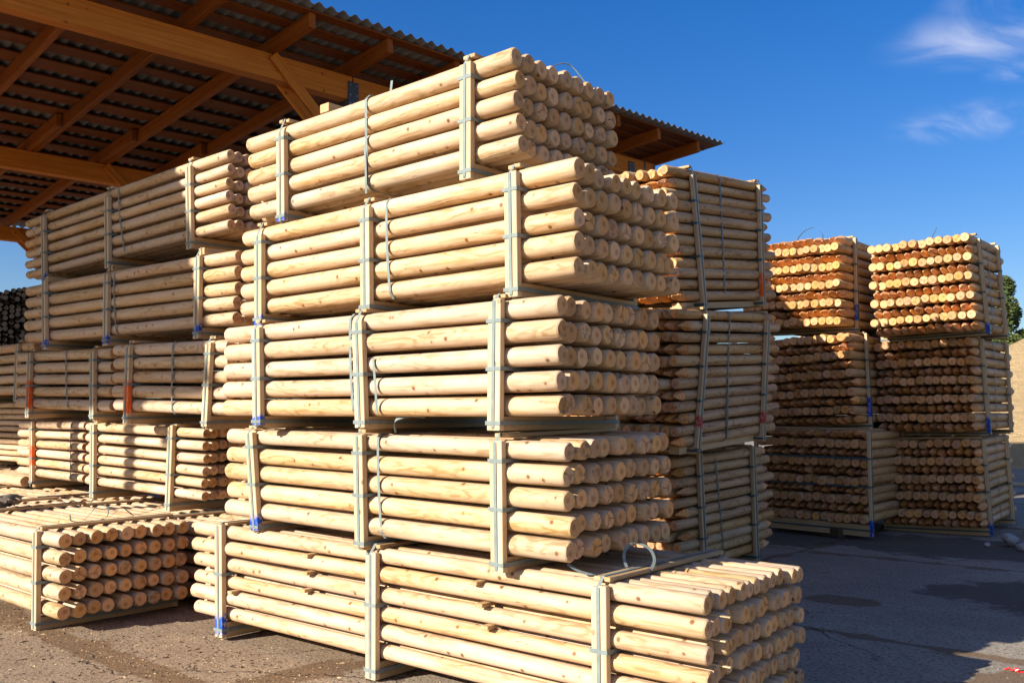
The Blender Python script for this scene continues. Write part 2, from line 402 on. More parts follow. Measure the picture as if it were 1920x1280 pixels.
# ------------------------------------------------------------------ tall front stack (nearest)
T1=bundle('pole_bundle','topmost strapped pole bundle of the tall front stack, highest against the blue sky',(-4.463,4.340,3.004),(.34,.87,.16),(5,9),.1246,.1175,2.48,.150,
  [(.938,.521,.926,-.16),(-.781,.482,-.771,-.136)],[(.062,.499,.074,-.087)],FRONT,rg=1,paint={1:('blue',0,.055,-1)},wraps=[(.05,.22,.06,-.08,-1)])
T2=bundle('pole_bundle','second bundle from the top of the tall front stack, blue paint on its far batten',(-4.237,4.282,2.290),(-.65,.16,-.55),(5,9),.1249,.1177,2.94,.137,
  [(1.105,.532,1.117,-.136),(-.071,.518,-.052,-.129),(-1.192,.491,-1.166,-.145)],[(.095,.51,.134,-.031)],FRONT,rg=2,paint={2:('blue',0,.07,-1)})
T3=bundle('pole_bundle','middle bundle of the tall front stack, two slack straps beside its centre batten',(-4.283,4.190,1.597),(.93,.07,-.31),(5,9),.1251,.1175,2.86,.132,
  [(1.079,.553,1.073,-.135),(.008,.504,.048,-.127),(-.992,.525,-.958,-.118)],[(-.087,.516,-.053,-.027)],FRONT,rg=3,paint={2:('blue',0,.07,-1)},wraps=[(.119,.284,.157,-.043,-1)])
T4=bundle('pole_bundle','fourth bundle from the top of the tall front stack, its left batten leaning',(-4.335,4.272,.891),(-.95,-.53,.9),(5,9),.1255,.1153,3.03,.134,
  [(1.11,.543,1.116,-.155),(-.007,.547,.015,-.117),(-1.155,.537,-1.075,-.121)],[(.144,.551,.174,-.008)],FRONT,rg=4,paint={2:('blue',.0,.1,-1)})
T5=bundle('pole_bundle','longest pole bundle of thinner poles lying on the ground under the tall front stack',(-4.173,4.368,.156),(.87,-.49,-.42),(6,12),.1102,.0999,4.08,.152,
  [(1.526,.584,1.536,-.15),(-.09,.578,-.071,-.15),(-1.657,.614,-1.608,-.15)],[(-.155,.572,-.149,.044)],FRONT,rg=5,jit=.012,paint={2:('blue',.02,.15,-1)},laths=True,tieh=(.5,),
  spacers=[(-.7,0),(-.7,1),(-.72,2),(.72,0),(.76,1),(.8,2),(-1.5,3)],wraps=[(-.15,.28,-.14,.0,-1)])
# ------------------------------------------------------------------ stacks on the left, partly under the roof
L1=bundle('pole_bundle','six-row pole bundle on top of the left stack, half in the roof shadow',(-8.984,4.914,3.151),(-1.06,.48,1.08),(6,9),.1188,.1013,4.17,.160,
  [(1.548,.583,1.566,-.173),(.001,.556,.021,-.158),(-1.507,.591,-1.462,-.135)],[(.191,.567,.318,-.071)],LEFT,rg=6,paint={2:('blue',0,.07,-1)})
L2=bundle('pole_bundle','five-row pole bundle lying right under the topmost left bundle, blue marks on all three battens',(-8.574,4.818,2.351),(-.13,-.67,.31),(5,9),.1254,.117,3.97,.155,
  [(1.518,.546,1.531,-.153),(-.071,.521,-.051,-.165),(-1.425,.58,-1.358,-.148)],[(.032,.538,.097,-.045)],LEFT,rg=7,paint={0:('blue',.04,.12,-1),1:('blue',.02,.1,-1),2:('blue',.02,.1,-1)},topb=.06)
L3b=bundle('pole_bundle','shaded short orange-marked pole bundle reaching to the edge of the tall front stack',(-7.496,4.751,1.622),(-.9,-1.38,1.11),(5,9),.1268,.117,1.91,.166,
  [(-.566,.529,-.587,-.166),(.773,.533,.729,-.146)],[(.162,.535,.164,-.03)],LEFT,rg=8,paint={0:('orange',.1,.38,-1)},wraps=[(.165,.4,.17,-.02,-1)])
L3a=bundle('pole_bundle','shaded short orange-marked pole bundle at the left end of its row',(-9.875,4.914,1.658),(.16,-1.14,.54),(5,9),.1256,.117,2.12,.157,
  [(-.634,.539,-.633,-.157),(.79,.534,.821,-.134)],[(.172,.532,.235,-.04)],LEFT,rg=9,paint={0:('orange',.1,.4,-1)})
L4b=bundle('pole_bundle','six-row sunlit bundle of short thin poles crossed by a narrow scalloped post shadow',(-8.393,4.913,.869),(-.97,-.97,.95),(6,9),.1077,.0942,2.22,.165,
  [(-.861,.571,-.839,-.157),(.663,.599,.633,-.165)],[],LEFT,rg=10,tieh=(.25,.75))
L4a=bundle('pole_bundle','six-row bundle of short thin poles with one orange painted batten, left of the scalloped shadow',(-10.716,5.102,.882),(-3.59,-.19,.45),(6,9),.1095,.095,1.88,.165,
  [(-.407,.581,-.355,-.113)],[(.68,.56,.7,-.03)],LEFT,rg=11,paint={0:('orange',.2,.42,-1)},tieh=(.25,.75))
L5=bundle('pole_bundle','low pole bundle at bottom left with its orange-brown sawn ends facing the camera',(-7.88,3.615,.149),(-2.5,.29,.71),(5,9),.1275,.1134,2.2,.149,
  [(.79,.559,.806,-.149),(-.85,.559,-.84,-.149)],[],LEFT,rg=12,laths=True,tieh=(.3,.72),jit=.012)
L5b=bundle('pole_bundle','sunlit low pole bundle continuing leftwards out of frame behind the bottom-left bundle',(-10.28,3.74,.149),(-2.2,.1,.4),(5,9),.1275,.1134,2.4,.149,
  [(.86,.559,.86,-.149),(-.95,.559,-.95,-.149)],[],LEFT,rg=13,tieh=(.3,.72))
L6=bundle('pole_bundle','low pole bundle on the ground between the bottom-left bundle and the tall front stack',(-8.05,4.72,.145),(-1.2,0,0),(5,9),.119,.1134,2.9,.14,
  [(.7,.53,.7,-.14),(-.9,.53,-.9,-.14)],[],LEFT,rg=14,topb=.018,jit=.06)
L6b=bundle('pole_bundle','low pole bundle on the ground under the six-row bundle with the orange batten',(-10.95,4.85,.145),(-1.2,0,0),(5,9),.119,.1134,2.6,.14,
  [(.9,.53,.9,-.14),(-.9,.53,-.9,-.14)],[],LEFT,rg=15,topb=.018)
EDGE='shaded bundles at the left edge of the picture'
bundle('pole_bundle','shaded thick-pole bundle cut by the left picture edge, top of its pile',(-12.5,5.35,1.84),(-1,0,0),(5,9),.13,.117,2.0,.16,
  [(.62,.55,.62,-.15),(-.7,.55,-.7,-.15)],[],EDGE,rg=16)
bundle('pole_bundle','shaded thin-stake bundle cut by the left picture edge, middle of its pile',(-12.6,5.35,.97),(-1,0,0),(10,9),.0765,.07,2.2,.1,
  [(-.7,.7,-.7,-.1)],[],EDGE,rg=17,tieh=(.5,))
bundle('pole_bundle','shaded thick-pole bundle on the ground at the left picture edge, bottom of its pile',(-12.6,5.35,.155),(-1,0,0),(5,9),.15,.14,2.2,.155,
  [(-.7,.6,-.7,-.15)],[],EDGE,rg=18,tieh=(.5,))
# ------------------------------------------------------------------ stake stack behind the front stack
MID='leaning stake bundles behind the tall front stack'
Rk=dict(stake=True,pole='stake',strapm='strap_dark',pw=.036,dia=.093,group=MID,jit=.045,stuffcols=(0,1,2,3))
R1=bundle('stake_bundle','topmost leaning stake bundle behind the front stack, with an orange-marked batten',(-4.695,8.189,2.672),(-89.31,-5.64,-.03),(12,12),.1007,.0910,2.13,.125,
  [(.656,1.09,.597,-.121),(-.763,1.119,-.659,-.125)],[(.086,1.093,.124,-.038)],rg=21,paint={1:('orange',.1,.34,1)},tieh=(.3,.52,.76),**Rk)
R2=bundle('stake_bundle','middle leaning stake bundle behind the front stack with two red-marked slanting battens',(-4.648,8.063,1.365),(-88.6,-3,-3.02),(12,12),.1009,.0910,2.11,.11,
  [(.566,1.122,.744,-.068),(-.733,1.092,-.633,-.11)],[(.073,1.125,.149,.013)],rg=22,paint={0:('red',.19,.28,1),1:('red',.18,.28,1)},tieh=(.3,.55,.8),wraps=[(.11,.55,.13,-.02,1)],**Rk)
o=MB(); o.box((0,0,0),(1.75,.1,.075)); ob=o.build('bearer',M['lath'],R2); ob.location=(.05,.44,.04)
o=MB(); o.box((0,0,0),(1.75,.1,.06)); ob=o.build('bearer',M['lath'],R1); ob.location=(.0,.44,.035)
R3=bundle('stake_bundle','lowest stake bundle behind the front stack, standing on the shaded ground',(-4.932,8.567,.135),(-91.57,-1.89,.3),(11,12),.098,.0910,1.90,.12,
  [(.566,1.05,.545,-.12),(-.502,1.045,-.49,-.12)],[(.234,1.04,.139,.071)],rg=23,tieh=(.25,.5,.78),**Rk)
Hk=dict(stake=True,pole='stake',strapm='strap_dark',pw=.036,dia=.1,inner=False,group='stake bundles hidden between the front stack and the shed',jit=.03)  # unseen stacks added to cast the diagonal shadow on the far right stacks
for i,(x_,z_,lab) in enumerate(((-5.62,.15,'lowest added stake bundle hidden close behind the leaning stack'),(-5.62,1.51,'middle added stake bundle hidden close behind the leaning stack'),(-5.62,2.87,'top added stake bundle hidden close behind the leaning stack'),
        (-6.87,.15,'lowest added stake bundle of the hidden taller stack by the shed'),(-6.87,1.36,'second added stake bundle of the hidden taller stack by the shed'),(-6.87,2.58,'third added stake bundle of the hidden taller stack by the shed'),(-6.87,3.75,'top added stake bundle of the hidden taller stack by the shed'))):
    bundle('stake_bundle',lab,(x_,8.8 if x_>-6 else 8.3,z_),(-90,0,0),(11 if i<2 else 3 if i==2 else 10 if i<6 else 8,9),.112,.112,3.2 if x_>-6 else 2.2,.13,[(.6,{2:.28,6:.8}.get(i,1.1),.6,-.12),(-.6,{2:.28,6:.8}.get(i,1.1),-.6,-.12)],[],rg=40+i,**Hk)
# ------------------------------------------------------------------ far right stake stacks
FAR='pointed stake bundles in the two far right stacks'
Fk=dict(pole='stake',strapm='strap_dark',pw=.034,dia=.109,group=FAR,jit=.02)
def far(label,P,rot,s,c,base,posts,rg,first,paint=None,L=1.6,nc=12):
    dl=(L-1.6)/2; P=(P[0],P[1]+dl,P[2]); posts=[(posts[0][0]+dl,posts[0][1],posts[0][2]+dl,posts[0][3]),(posts[1][0]-dl*.6,posts[1][1],posts[1][2]-dl*.6,posts[1][3])]
    return bundle('stake_bundle',label,P,rot,(10,nc),s,c,L,base,posts,[(0,1.05,.02,-.05)],rg=rg,stake=first,paint=paint or {},stuffcols=(0,1) if nc==12 else (0,1,2,3),**Fk)
S1=far('top stake bundle of the right-hand far stack, all of its sawn ends in bright sun',(-3.5,12.68,2.568),(-89,-1.07,1.64),.1155,.1,.115,[(.456,1.055,.299,-.11),(-.42,1.087,-.56,-.11)],31,'B',{0:('blue',0,.14,1)},L=1.75)
S2=far('middle stake bundle of the right-hand far stack, shaded except at its top right',(-3.62,13.1,1.349),(-89.5,0,.54),.1151,.0991,.115,[(.471,1.09,.32,-.098),(-.5,1.09,-.52,-.1)],32,'B',{0:('blue',0,.2,1)},L=2.05)
S3=far('bottom stake bundle of the right-hand far stack, shaded and next to pale stones',(-3.66,13.26,.161),(-88.5,-1.0,1.6),.1096,.1015,.155,[(.6,1.031,.52,-.155),(-.45,.997,-.5,-.155)],33,'B',{0:('blue',0,.15,1)},L=1.95)
S4=far('top stake bundle of the left-hand far stack, sunlit pointed rows under a loose strap',(-5.05,12.444,2.699),(-91,.12,-.97),.1165,.0972,.125,[(.348,1.108,.306,-.12),(-.5,1.1,-.5,-.12)],34,'P',{0:('blue',.15,.36,1)},L=2.4,nc=14)
S5=far('middle stake bundle of the left-hand far stack, only a few end faces sunlit',(-4.91,12.419,1.431),(-90.5,-.27,2.34),.1139,.1005,.13,[(.33,1.086,.397,-.13),(-.5,1.08,-.5,-.13)],35,'B',{0:('blue',.15,.4,1)},L=2.4,nc=14)
S6=far('bottom stake bundle of the left-hand far stack, wholly in shadow behind a lying timber',(-4.75,12.228,.253),(-90.5,-.04,-.8),.113,.1017,.2,[(.778,1.063,.734,-.2),(-.5,1.06,-.5,-.2)],36,'P',{0:('blue',0,.2,1)},L=2.4,nc=14)
# dark weathered bundles far left: too small to show single poles
rnd=random.Random(5)
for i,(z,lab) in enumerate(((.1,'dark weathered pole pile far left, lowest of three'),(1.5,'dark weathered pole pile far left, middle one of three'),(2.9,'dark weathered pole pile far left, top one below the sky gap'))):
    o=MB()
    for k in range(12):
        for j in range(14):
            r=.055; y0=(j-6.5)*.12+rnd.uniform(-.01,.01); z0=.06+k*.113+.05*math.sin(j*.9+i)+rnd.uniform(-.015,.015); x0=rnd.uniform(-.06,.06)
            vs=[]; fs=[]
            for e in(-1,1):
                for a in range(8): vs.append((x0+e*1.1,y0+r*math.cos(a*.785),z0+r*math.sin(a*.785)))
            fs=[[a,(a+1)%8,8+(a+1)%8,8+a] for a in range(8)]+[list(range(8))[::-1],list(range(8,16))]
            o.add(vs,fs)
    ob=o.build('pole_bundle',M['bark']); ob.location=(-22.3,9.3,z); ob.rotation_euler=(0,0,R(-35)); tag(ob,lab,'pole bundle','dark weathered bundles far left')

# ------------------------------------------------------------------ loose strap ends
def tail(root,pts,w=.016,m='strap',wd=(0,1,0),world=False):
    P=[Vector(p) for p in pts]
    if world: P=[root.matrix_world.inverted()@p for p in P]
    # smooth with Catmull-Rom
    Q=[]
    for i in range(len(P)-1):
        a,b,c,d=P[max(0,i-1)],P[i],P[i+1],P[min(len(P)-1,i+2)]
        for t in [k/6 for k in range(6)]:
            Q.append(.5*((2*b)+(c-a)*t+(2*a-5*b+4*c-d)*t*t+(3*b-a-3*c+d)*t**3))
    Q.append(P[-1])
    o=MB(); o.ribbon(Q,wd,w,.0014); return o.build('strap_tail',M[m],root)
bpy.context.view_layer.update()
z5=.152+5*.1102+.0477
tail(T5,[(1.49,-.32,z5+.03),(1.46,-.30,z5+.08),(1.455,-.26,z5+.125),(1.49,-.22,z5+.14),(1.545,-.19,z5+.115),(1.575,-.19,z5+.06),(1.57,-.23,z5+.012),(1.55,-.26,z5+.003),(1.45,-.4,z5+.004),(1.36,-.5,z5+.008),(1.28,-.545,z5+.05)],wd=(.6,.8,0))
z1=.15+4*.1246+.056
tail(T1,[(1.0,.05,z1+.02),(1.06,.1,z1+.10),(1.13,.17,z1+.115),(1.19,.22,z1+.03),(1.235,.26,z1-.06)],wd=(.7,-.7,0))
tail(T1,[(-.22,-.08,z1+.0),(-.205,-.08,z1+.12),(-.18,-.08,z1+.27)],.022,wd=(1,0,0))
o=MB(); o.box((0,0,0),(.09,.8,.06)); ob=o.build('top_batten',M['battenx'],T1); ob.location=(-.42,-.07,z1+.036)
z4=.134+4*.1255+.055
tail(T4,[(.28,-.50,z4+.01),(.30,-.52,z4+.08),(.40,-.50,z4+.105),(.5,-.47,z4+.10)],wd=(0,.3,1))
zL=.149+4*.1275+.054
tail(L5,[(.62,-.22,zL+.07),(.60,-.20,zL+.02),(.60,-.12,zL+.012),(.58,-.05,zL+.06),(.60,.0,zL+.12),(.66,.05,zL+.11),(.66,.05,zL+.04),(.60,.03,zL+.012),(.58,.10,zL+.02),(.64,.17,zL+.09),(.62,.24,zL+.05),(.6,.3,zL+.02),(.66,.42,zL+.05),(.74,.52,zL+.08)],.014,'strap_dark',wd=(.9,.1,.3))
tail(L5b,[(.9,-.4,zL+.03),(.8,-.3,zL+.03),(.5,-.2,zL+.05),(.3,.1,zL+.03),(.4,.4,zL+.04)],.016)
zs=.115+9*.1155+.05
tail(S1,[(.5,-.1,zs+.02),(.5,.05,zs+.03),(.52,.12,zs+.1),(.53,.16,zs+.17)],.02,'strap_dark',wd=(1,0,0))
tail(S1,[(.5,-.6,zs+.01),(.52,-.5,zs+.06),(.53,-.4,zs+.05)],.02,wd=(1,0,0))
zs=.125+9*.1165+.05
tail(S4,[(.4,-.7,zs+.03),(.42,-.3,zs+.04),(.43,-.2,zs+.16),(.44,-.1,zs+.24),(.45,.02,zs+.27)],.022,'strap_dark',wd=(1,0,0))
tail(S4,[(.4,.05,zs+.02),(.42,.14,zs+.13),(.43,.1,zs+.2)],.02,'strap_dark',wd=(1,0,0))

# ------------------------------------------------------------------ open timber shed
SL=math.tan(R(3.5))
sx=Vector((-.108,-.994,0)).normalized(); sy=Vector((.994,-.108,0)).normalized()
Ms=Matrix((sx,sy,Vector((0,0,1)))).transposed().to_4x4(); Ms.translation=Vector((-8.09,15.67,0))
SH=empty('timber_shed',Ms); tag(SH,'open timber shed with a grey corrugated roof over the left stacks','shed')
RA0,RA1,RW=-.16,21.9,13.2
mroof=plain('grey_fibre_cement_sheet',(.155,.145,.14),.85,.15,.35,sc=4.)
o=MB(); per=.177; na=int((RA1-RA0)/per*8); ws=[0,2.2,4.4,6.6,8.8,11,RW]
for lay in(0,1):
    b=len(o.v)
    for i in range(na+1):
        a=RA0+(RA1-RA0)*i/na
        for w in ws: o.v.append((a,-w,6.575-w*SL+.026*math.cos(2*math.pi*a/per)-(.007 if lay else 0)))
    nw=len(ws)
    for i in range(na):
        for k in range(nw-1):
            o.f.append([b+i*nw+k,b+(i+1)*nw+k,b+(i+1)*nw+k+1,b+i*nw+k+1]); o.m.append(0); o.sm.append(True)
n1=(na+1)*len(ws)
for i in range(na):
    for k in(0,len(ws)-1): o.f.append([i*nw+k,(i+1)*nw+k,n1+(i+1)*nw+k,n1+i*nw+k]); o.m.append(0); o.sm.append(False)
for i in(0,na):
    for k in range(nw-1): o.f.append([i*nw+k,i*nw+k+1,n1+i*nw+k+1,n1+i*nw+k]); o.m.append(0); o.sm.append(False)
o.build('roof_sheet',mroof,SH)
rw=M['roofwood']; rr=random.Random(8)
def timber(name,a,b,w,h,up=(0,0,1),mat=None):
    """a timber with its own local x along the grain"""
    a=Vector(a); b=Vector(b); x=(b-a); L=x.length; x.normalize(); y=Vector(up).cross(x).normalized(); z=x.cross(y)
    o=MB(); o.box((0,0,0),(L,w,h),None,.006); ob=o.build(name,mat or rw,SH)
    m=Matrix((x,y,z)).transposed().to_4x4(); m.translation=(a+b)/2; ob.matrix_local=m
    return ob
w=.1
for i in range(60):                                    # boards across the rafters
    wd=.2 if i==0 else .25 if i<3 else rr.choice([.36,.42,.46,.5])
    if w+wd>RW-.05: break
    zc=6.533-(w+wd/2)*SL
    cuts=[2.80,rr.uniform(4,7),rr.uniform(10,14),21.7]
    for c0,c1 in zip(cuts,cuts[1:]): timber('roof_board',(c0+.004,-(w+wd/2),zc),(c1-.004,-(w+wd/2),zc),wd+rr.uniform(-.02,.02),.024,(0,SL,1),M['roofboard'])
    w+=wd+(.2 if i==0 else .15 if i<3 else rr.choice([.08,.1,.14,.18]))
w=.1
while w<RW-.3:                                         # the last bays are boarded almost closed
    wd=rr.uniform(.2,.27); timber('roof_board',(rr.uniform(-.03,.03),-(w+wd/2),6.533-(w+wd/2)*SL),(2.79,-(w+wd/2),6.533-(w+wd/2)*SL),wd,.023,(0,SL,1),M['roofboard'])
    w+=wd+rr.choice([.006,.008,.01,.01,.06])
ras=[.51,1.69,2.79,3.97,5.15,6.33,7.5,8.69,9.86,11.03,12.2,13.38,14.55,15.72,16.9,18.07,19.24,20.4,21.5]
def rz(w): return 6.516-w*SL
for a in ras:
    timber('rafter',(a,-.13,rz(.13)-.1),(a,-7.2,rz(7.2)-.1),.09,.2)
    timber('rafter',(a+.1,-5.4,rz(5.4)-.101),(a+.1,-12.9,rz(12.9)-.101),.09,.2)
for w0,w1,h in((1.08,1.28,.33),(6.85,7.05,.32),(12.2,12.4,.3)):
    wc=(w0+w1)/2; zt=rz(w0)-.206
    for a0,a1 in((.57,7.44),(7.46,13.1),(13.12,21.5)):
        timber('beam',(a0,-wc,zt-h/2),(a1,-wc,zt-h/2),w1-w0,h,mat=M['beamwood'])
    for a in(1.3,7.45,13.1,18.75):
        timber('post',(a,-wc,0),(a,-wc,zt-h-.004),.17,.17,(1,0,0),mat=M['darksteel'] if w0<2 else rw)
        o=MB(); 
        for sg in(-1,1): o.box((0,sg*((w1-w0)/2+.012),0),(.17,.014,.5))
        br=o.build('post_bracket',M['darksteel'],SH); br.location=(a,-wc,zt-h+.0)
        o=MB()
        for bx in(-.055,.055):
            for bz in(-.2,-.06,.06,.2): o.box((bx,(w1-w0)/2+.022,bz),(.018,.012,.018))
        o.build('bolt',M['bolt'],br)
        for sa in(-1,1):
            if a<2 and sa<0: continue
            for q in(-1,1):
                y=-(wc+q*((w1-w0)/2+.03)) 
                timber('brace',(a+sa*1.27,y,zt-.03),(a+sa*.1,y,zt-1.1),.14,.05,(0,1,0),mat=M['beamwood'])
for a in(.62,):                                        # steel bands on the beam end
    for da in(0,.28):
        o=MB(); o.ribbon([(a+da,-1.075,rz(1.1)-.54),(a+da,-1.075,rz(1.1)-.2)],(1,0,0),.05,.004); o.build('steel_band',M['darksteel'],SH)

# ------------------------------------------------------------------ ground
t=NT('yard_concrete'); co=t.coords(); x,y,z=t.xyz(co)
n1=t.noise(co,.55,5.,.6); n2=t.noise(co,6.,4.,.65); n3=t.noise(co,70.,3.,.7); n4=t.noise(co,2.1,5.,.62); n5=t.noise(co,240.,2.,.6)
c=t.mix(t.ss(n1,.35,.65),(.26,.215,.165),(.345,.29,.22))
c=t.mix(t.m('MULTIPLY',t.ss(n2,.4,.7),.45),c,(.20,.16,.12))
# trodden sawdust on the near left slab
lf=t.m('MULTIPLY',t.m('SUBTRACT',1.,t.ss(t.m('ADD',x,t.m('MULTIPLY',n4,1.4)),-4.2,-2.6)),t.m('SUBTRACT',1.,t.ss(y,4.6,6.)))
c=t.mix(t.m('MULTIPLY',lf,.85),c,t.mix(t.ss(n2,.3,.7),(.225,.145,.085),(.32,.22,.135)))
# slab joints filled with brown dirt
wob=t.m('MULTIPLY',t.m('SUBTRACT',t.noise(co,1.7,4.,.6),.5),.22)
def joint(v,off,per,wd):
    q=t.m('DIVIDE',t.m('ADD',v,off),per); fr=t.m('ABSOLUTE',t.m('SUBTRACT',t.m('FRACT',t.m('ADD',q,.5)),.5)); return t.m('MULTIPLY',fr,per)
jx=joint(t.m('ADD',t.m('SUBTRACT',x,t.m('MULTIPLY',y,.035)),wob),4.72,3.6,0); jy=joint(t.m('ADD',y,wob),-3.06,3.58,0)
jd=t.m('MINIMUM',jx,jy); jw=t.m('ADD',.03,t.m('MULTIPLY',t.ss(n4,.4,.75),.2))
dirt=t.m('SUBTRACT',1.,t.ss(t.m('DIVIDE',t.m('ADD',jd,t.m('MULTIPLY',t.m('SUBTRACT',n2,.5),.05)),jw),.55,1.1))
def blob(cx,cy,rx,ry,rough=.55):
    dx=t.m('DIVIDE',t.m('SUBTRACT',x,cx),rx); dy=t.m('DIVIDE',t.m('SUBTRACT',y,cy),ry)
    d=t.m('SQRT',t.m('ADD',t.m('MULTIPLY',dx,dx),t.m('MULTIPLY',dy,dy)))
    return t.m('SUBTRACT',1.,t.ss(t.m('ADD',d,t.m('MULTIPLY',t.m('SUBTRACT',n4,.5),rough*3)),.85,1.05))
for b in((-1.15,6.05,.5,.42),(-8.3,3.0,.9,.3),(-5.9,3.02,1.3,.12),(-4.7,3.5,.14,.5),(-3.0,7.75,.3,.2)):
    dirt=t.m('MAXIMUM',dirt,blob(*b))
dirt=t.m('MULTIPLY',dirt,t.ss(n3,.22,.5))
c=t.mix(t.m('MULTIPLY',dirt,.8),c,t.mix(n2,(.085,.04,.015),(.19,.095,.035)))
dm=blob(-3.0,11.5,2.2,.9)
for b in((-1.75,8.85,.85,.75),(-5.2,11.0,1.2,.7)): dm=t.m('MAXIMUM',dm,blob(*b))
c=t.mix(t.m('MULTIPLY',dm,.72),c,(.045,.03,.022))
# hairline cracks, grit
vc=t.n('ShaderNodeTexVoronoi',feature='DISTANCE_TO_EDGE'); t.l(t.vm('ADD',co,t.vm('SCALE',t.noise(co,3.,4.,.6,out=1),.35)),vc.inputs['Vector']); vc.inputs['Scale'].default_value=.75
ck=t.m('MULTIPLY',t.m('SUBTRACT',1.,t.ss(vc.outputs['Distance'],.003,.011)),t.ss(n1,.45,.6)); c=t.mix(t.m('MULTIPLY',ck,.8),c,(.05,.035,.022))
n6=t.noise(co,38.,3.,.75); c=t.mix(t.m('MULTIPLY',t.ss(n6,.5,.63),.85),c,(.10,.068,.042)); c=t.mix(t.m('MULTIPLY',t.ss(n3,.55,.7),.55),c,(.13,.09,.06)); c=t.mix(t.m('MULTIPLY',t.ss(n5,.58,.7),.6),c,(.58,.50,.40))
t.bump(t.m('ADD',t.m('ADD',n3,t.m('MULTIPLY',n6,1.)),t.m('MULTIPLY',ck,-1.5)),.6,.008)
mground=t.fin(c,.9,.12)
o=MB(); g=900
xs=[-g,-60,-14,2,60,g]; ys=[-g,-60,-2,15,60,g]
o.v=[(a,b,0) for a in xs for b in ys]
for i in range(5):
    for k in range(5): o.f.append([i*6+k,(i+1)*6+k,(i+1)*6+k+1,i*6+k+1]); o.m.append(0); o.sm.append(False)
tag(o.build('ground',mground),kind='structure')
# wood chips, splinters and grit lying about
rc=random.Random(3)
def chips(name,n,area,mat,smin,smax,flat=.4):
    o=MB()
    for _ in range(n):
        x_,y_=area(); s=rc.uniform(smin,smax)*(1 if rc.random()<.9 else 1.8); a=rc.uniform(0,6.28); l=s*rc.uniform(1,2.6)
        ca,sa=math.cos(a),math.sin(a); pts=[(-l/2,-s/2,0),(l/2,-s/3,0),(l/2*rc.uniform(.6,1),s/2,0),(-l/2,s/2*rc.uniform(.4,1),0),(rc.uniform(-.2,.2)*l,0,s*flat)]
        vs=[(x_+p[0]*ca-p[1]*sa,y_+p[0]*sa+p[1]*ca,p[2]+.0005) for p in pts]
        o.add(vs,[[0,1,4],[1,2,4],[2,3,4],[3,0,4]])
    return tag(o.build(name,mat),kind='stuff')
def areaL():
    return rc.uniform(-9,-2.2),rc.gauss(3.1,.55)
def areaR():
    return rc.uniform(-4,.2),rc.uniform(5.2,12)
chips('wood_chips',2600,areaL,plain('pale_wood_chips',(.50,.35,.19),.8,.2,.4),.002,.009)
chips('grit',2600,areaL,plain('brown_grit',(.13,.09,.06),.9,.1,.4),.002,.010,.7)
chips('bark_litter',700,areaL,plain('dark_bark_chips',(.07,.04,.022),.9,.1,.4),.005,.016,.3)
chips('gravel',1800,areaR,plain('grey_grit',(.22,.19,.16),.9,.1,.4),.002,.007,.7)

# ------------------------------------------------------------------ stones, timber, litter
def stone(loc,r,sd,label):
    bm=bmesh.new(); bmesh.ops.create_icosphere(bm,subdivisions=3,radius=r); q=random.Random(sd); ax=[q.uniform(.75,1.2),q.uniform(.7,1.1),q.uniform(.55,.8)]
    pl=[(Vector((q.gauss(0,1),q.gauss(0,1),q.gauss(0,1))).normalized(),q.uniform(.52,.85)) for _ in range(12)]
    for v in bm.verts:
        for nn,h in pl:
            d=v.co.dot(nn)-h*r
            if d>0: v.co-=nn*d
        v.co=Vector([v.co[i]*ax[i] for i in range(3)])
    me=bpy.data.meshes.new('stone'); bm.to_mesh(me); bm.free(); me.materials.append(MSTONE)
    o=bpy.data.objects.new('stone',me); link(o); o.location=(loc[0],loc[1],r*ax[2]*.85+loc[2]); o.rotation_euler=(0,0,q.uniform(0,6)); tag(o,label,'stone','pale stones by the far right stack')
MSTONE=plain('pale_limestone',(.34,.325,.31),.95,.05,.35,sc=14.)
stone((-2.62,11.95,0),.125,1,'larger pale stone at the foot of the far right stack')
stone((-2.42,11.72,0),.11,2,'pale angular stone touching the larger stone on its right')
stone((-2.84,11.80,0),.045,3,'small lone pale stone nearest the far right stack post')
stone((-2.28,12.25,0),.12,4,'pale stone at the right picture edge behind the others')
stone((-2.2,11.85,0),.07,5,'small pale stone cut by the right picture edge')
stone((-2.6,13.0,0),.12,6,'pale stone beside the rear post of the bottom right far bundle')
o=MB(); o.box((0,0,0),(1.5,.13,.13),None,.012); ob=o.build('lying_timber',sawn('dark_wet_timber',(.10,.065,.04),(.05,.032,.02),axis=0)); ob.location=(-5.05,11.75,.066); ob.rotation_euler=(0,0,R(-24)); tag(ob,'dark square timber lying on the ground before the far left-hand stake stack','timber')
o=MB(); p=[(-.09,0,.004),(-.05,.02,.02),(-.02,.0,.006),(.01,-.015,.03),(.03,.01,.012),(.06,0,.004),(.1,.02,.01)]
o.ribbon(p,(.2,1,.4),.022,.001); o.ribbon([(.0,.0,.01),(.015,.02,.035),(.03,-.02,.03),(.02,-.02,.006)],(1,.3,.4),.03,.001)
ob=o.build('tape_scrap',plain('red_plastic_tape',(.7,.03,.02),.35,.5)); ob.location=(-1.40,6.34,.0); ob.scale=(.65,.65,.65); tag(ob,'crumpled scrap of red tape on the dirt at bottom right','litter')
o=MB()
for k in range(5): o.ribbon([(math.cos(a)*(.1+.03*k)+.02*k,math.sin(a)*(.07+.015*k),.02+.015*k+.02*math.sin(a*2+k)) for a in [i*.42 for i in range(15)]],(0,0,1),.03,.002)
ob=o.build('strap_coil',plain('brown_used_strap',(.12,.09,.07),.6,.3)); ob.location=(-8.95,3.5,.72); tag(ob,'tangled heap of brown used strapping on the bottom-left bundle','strap heap')
o=MB(); o.box((0,0,0),(4.,.18,.05)); ob=o.build('plank',M['lath']); ob.location=(-4.6,21.4,.03); ob.rotation_euler=(0,0,R(28)); tag(ob,'pale plank lying in the sun before the sand heap','plank')

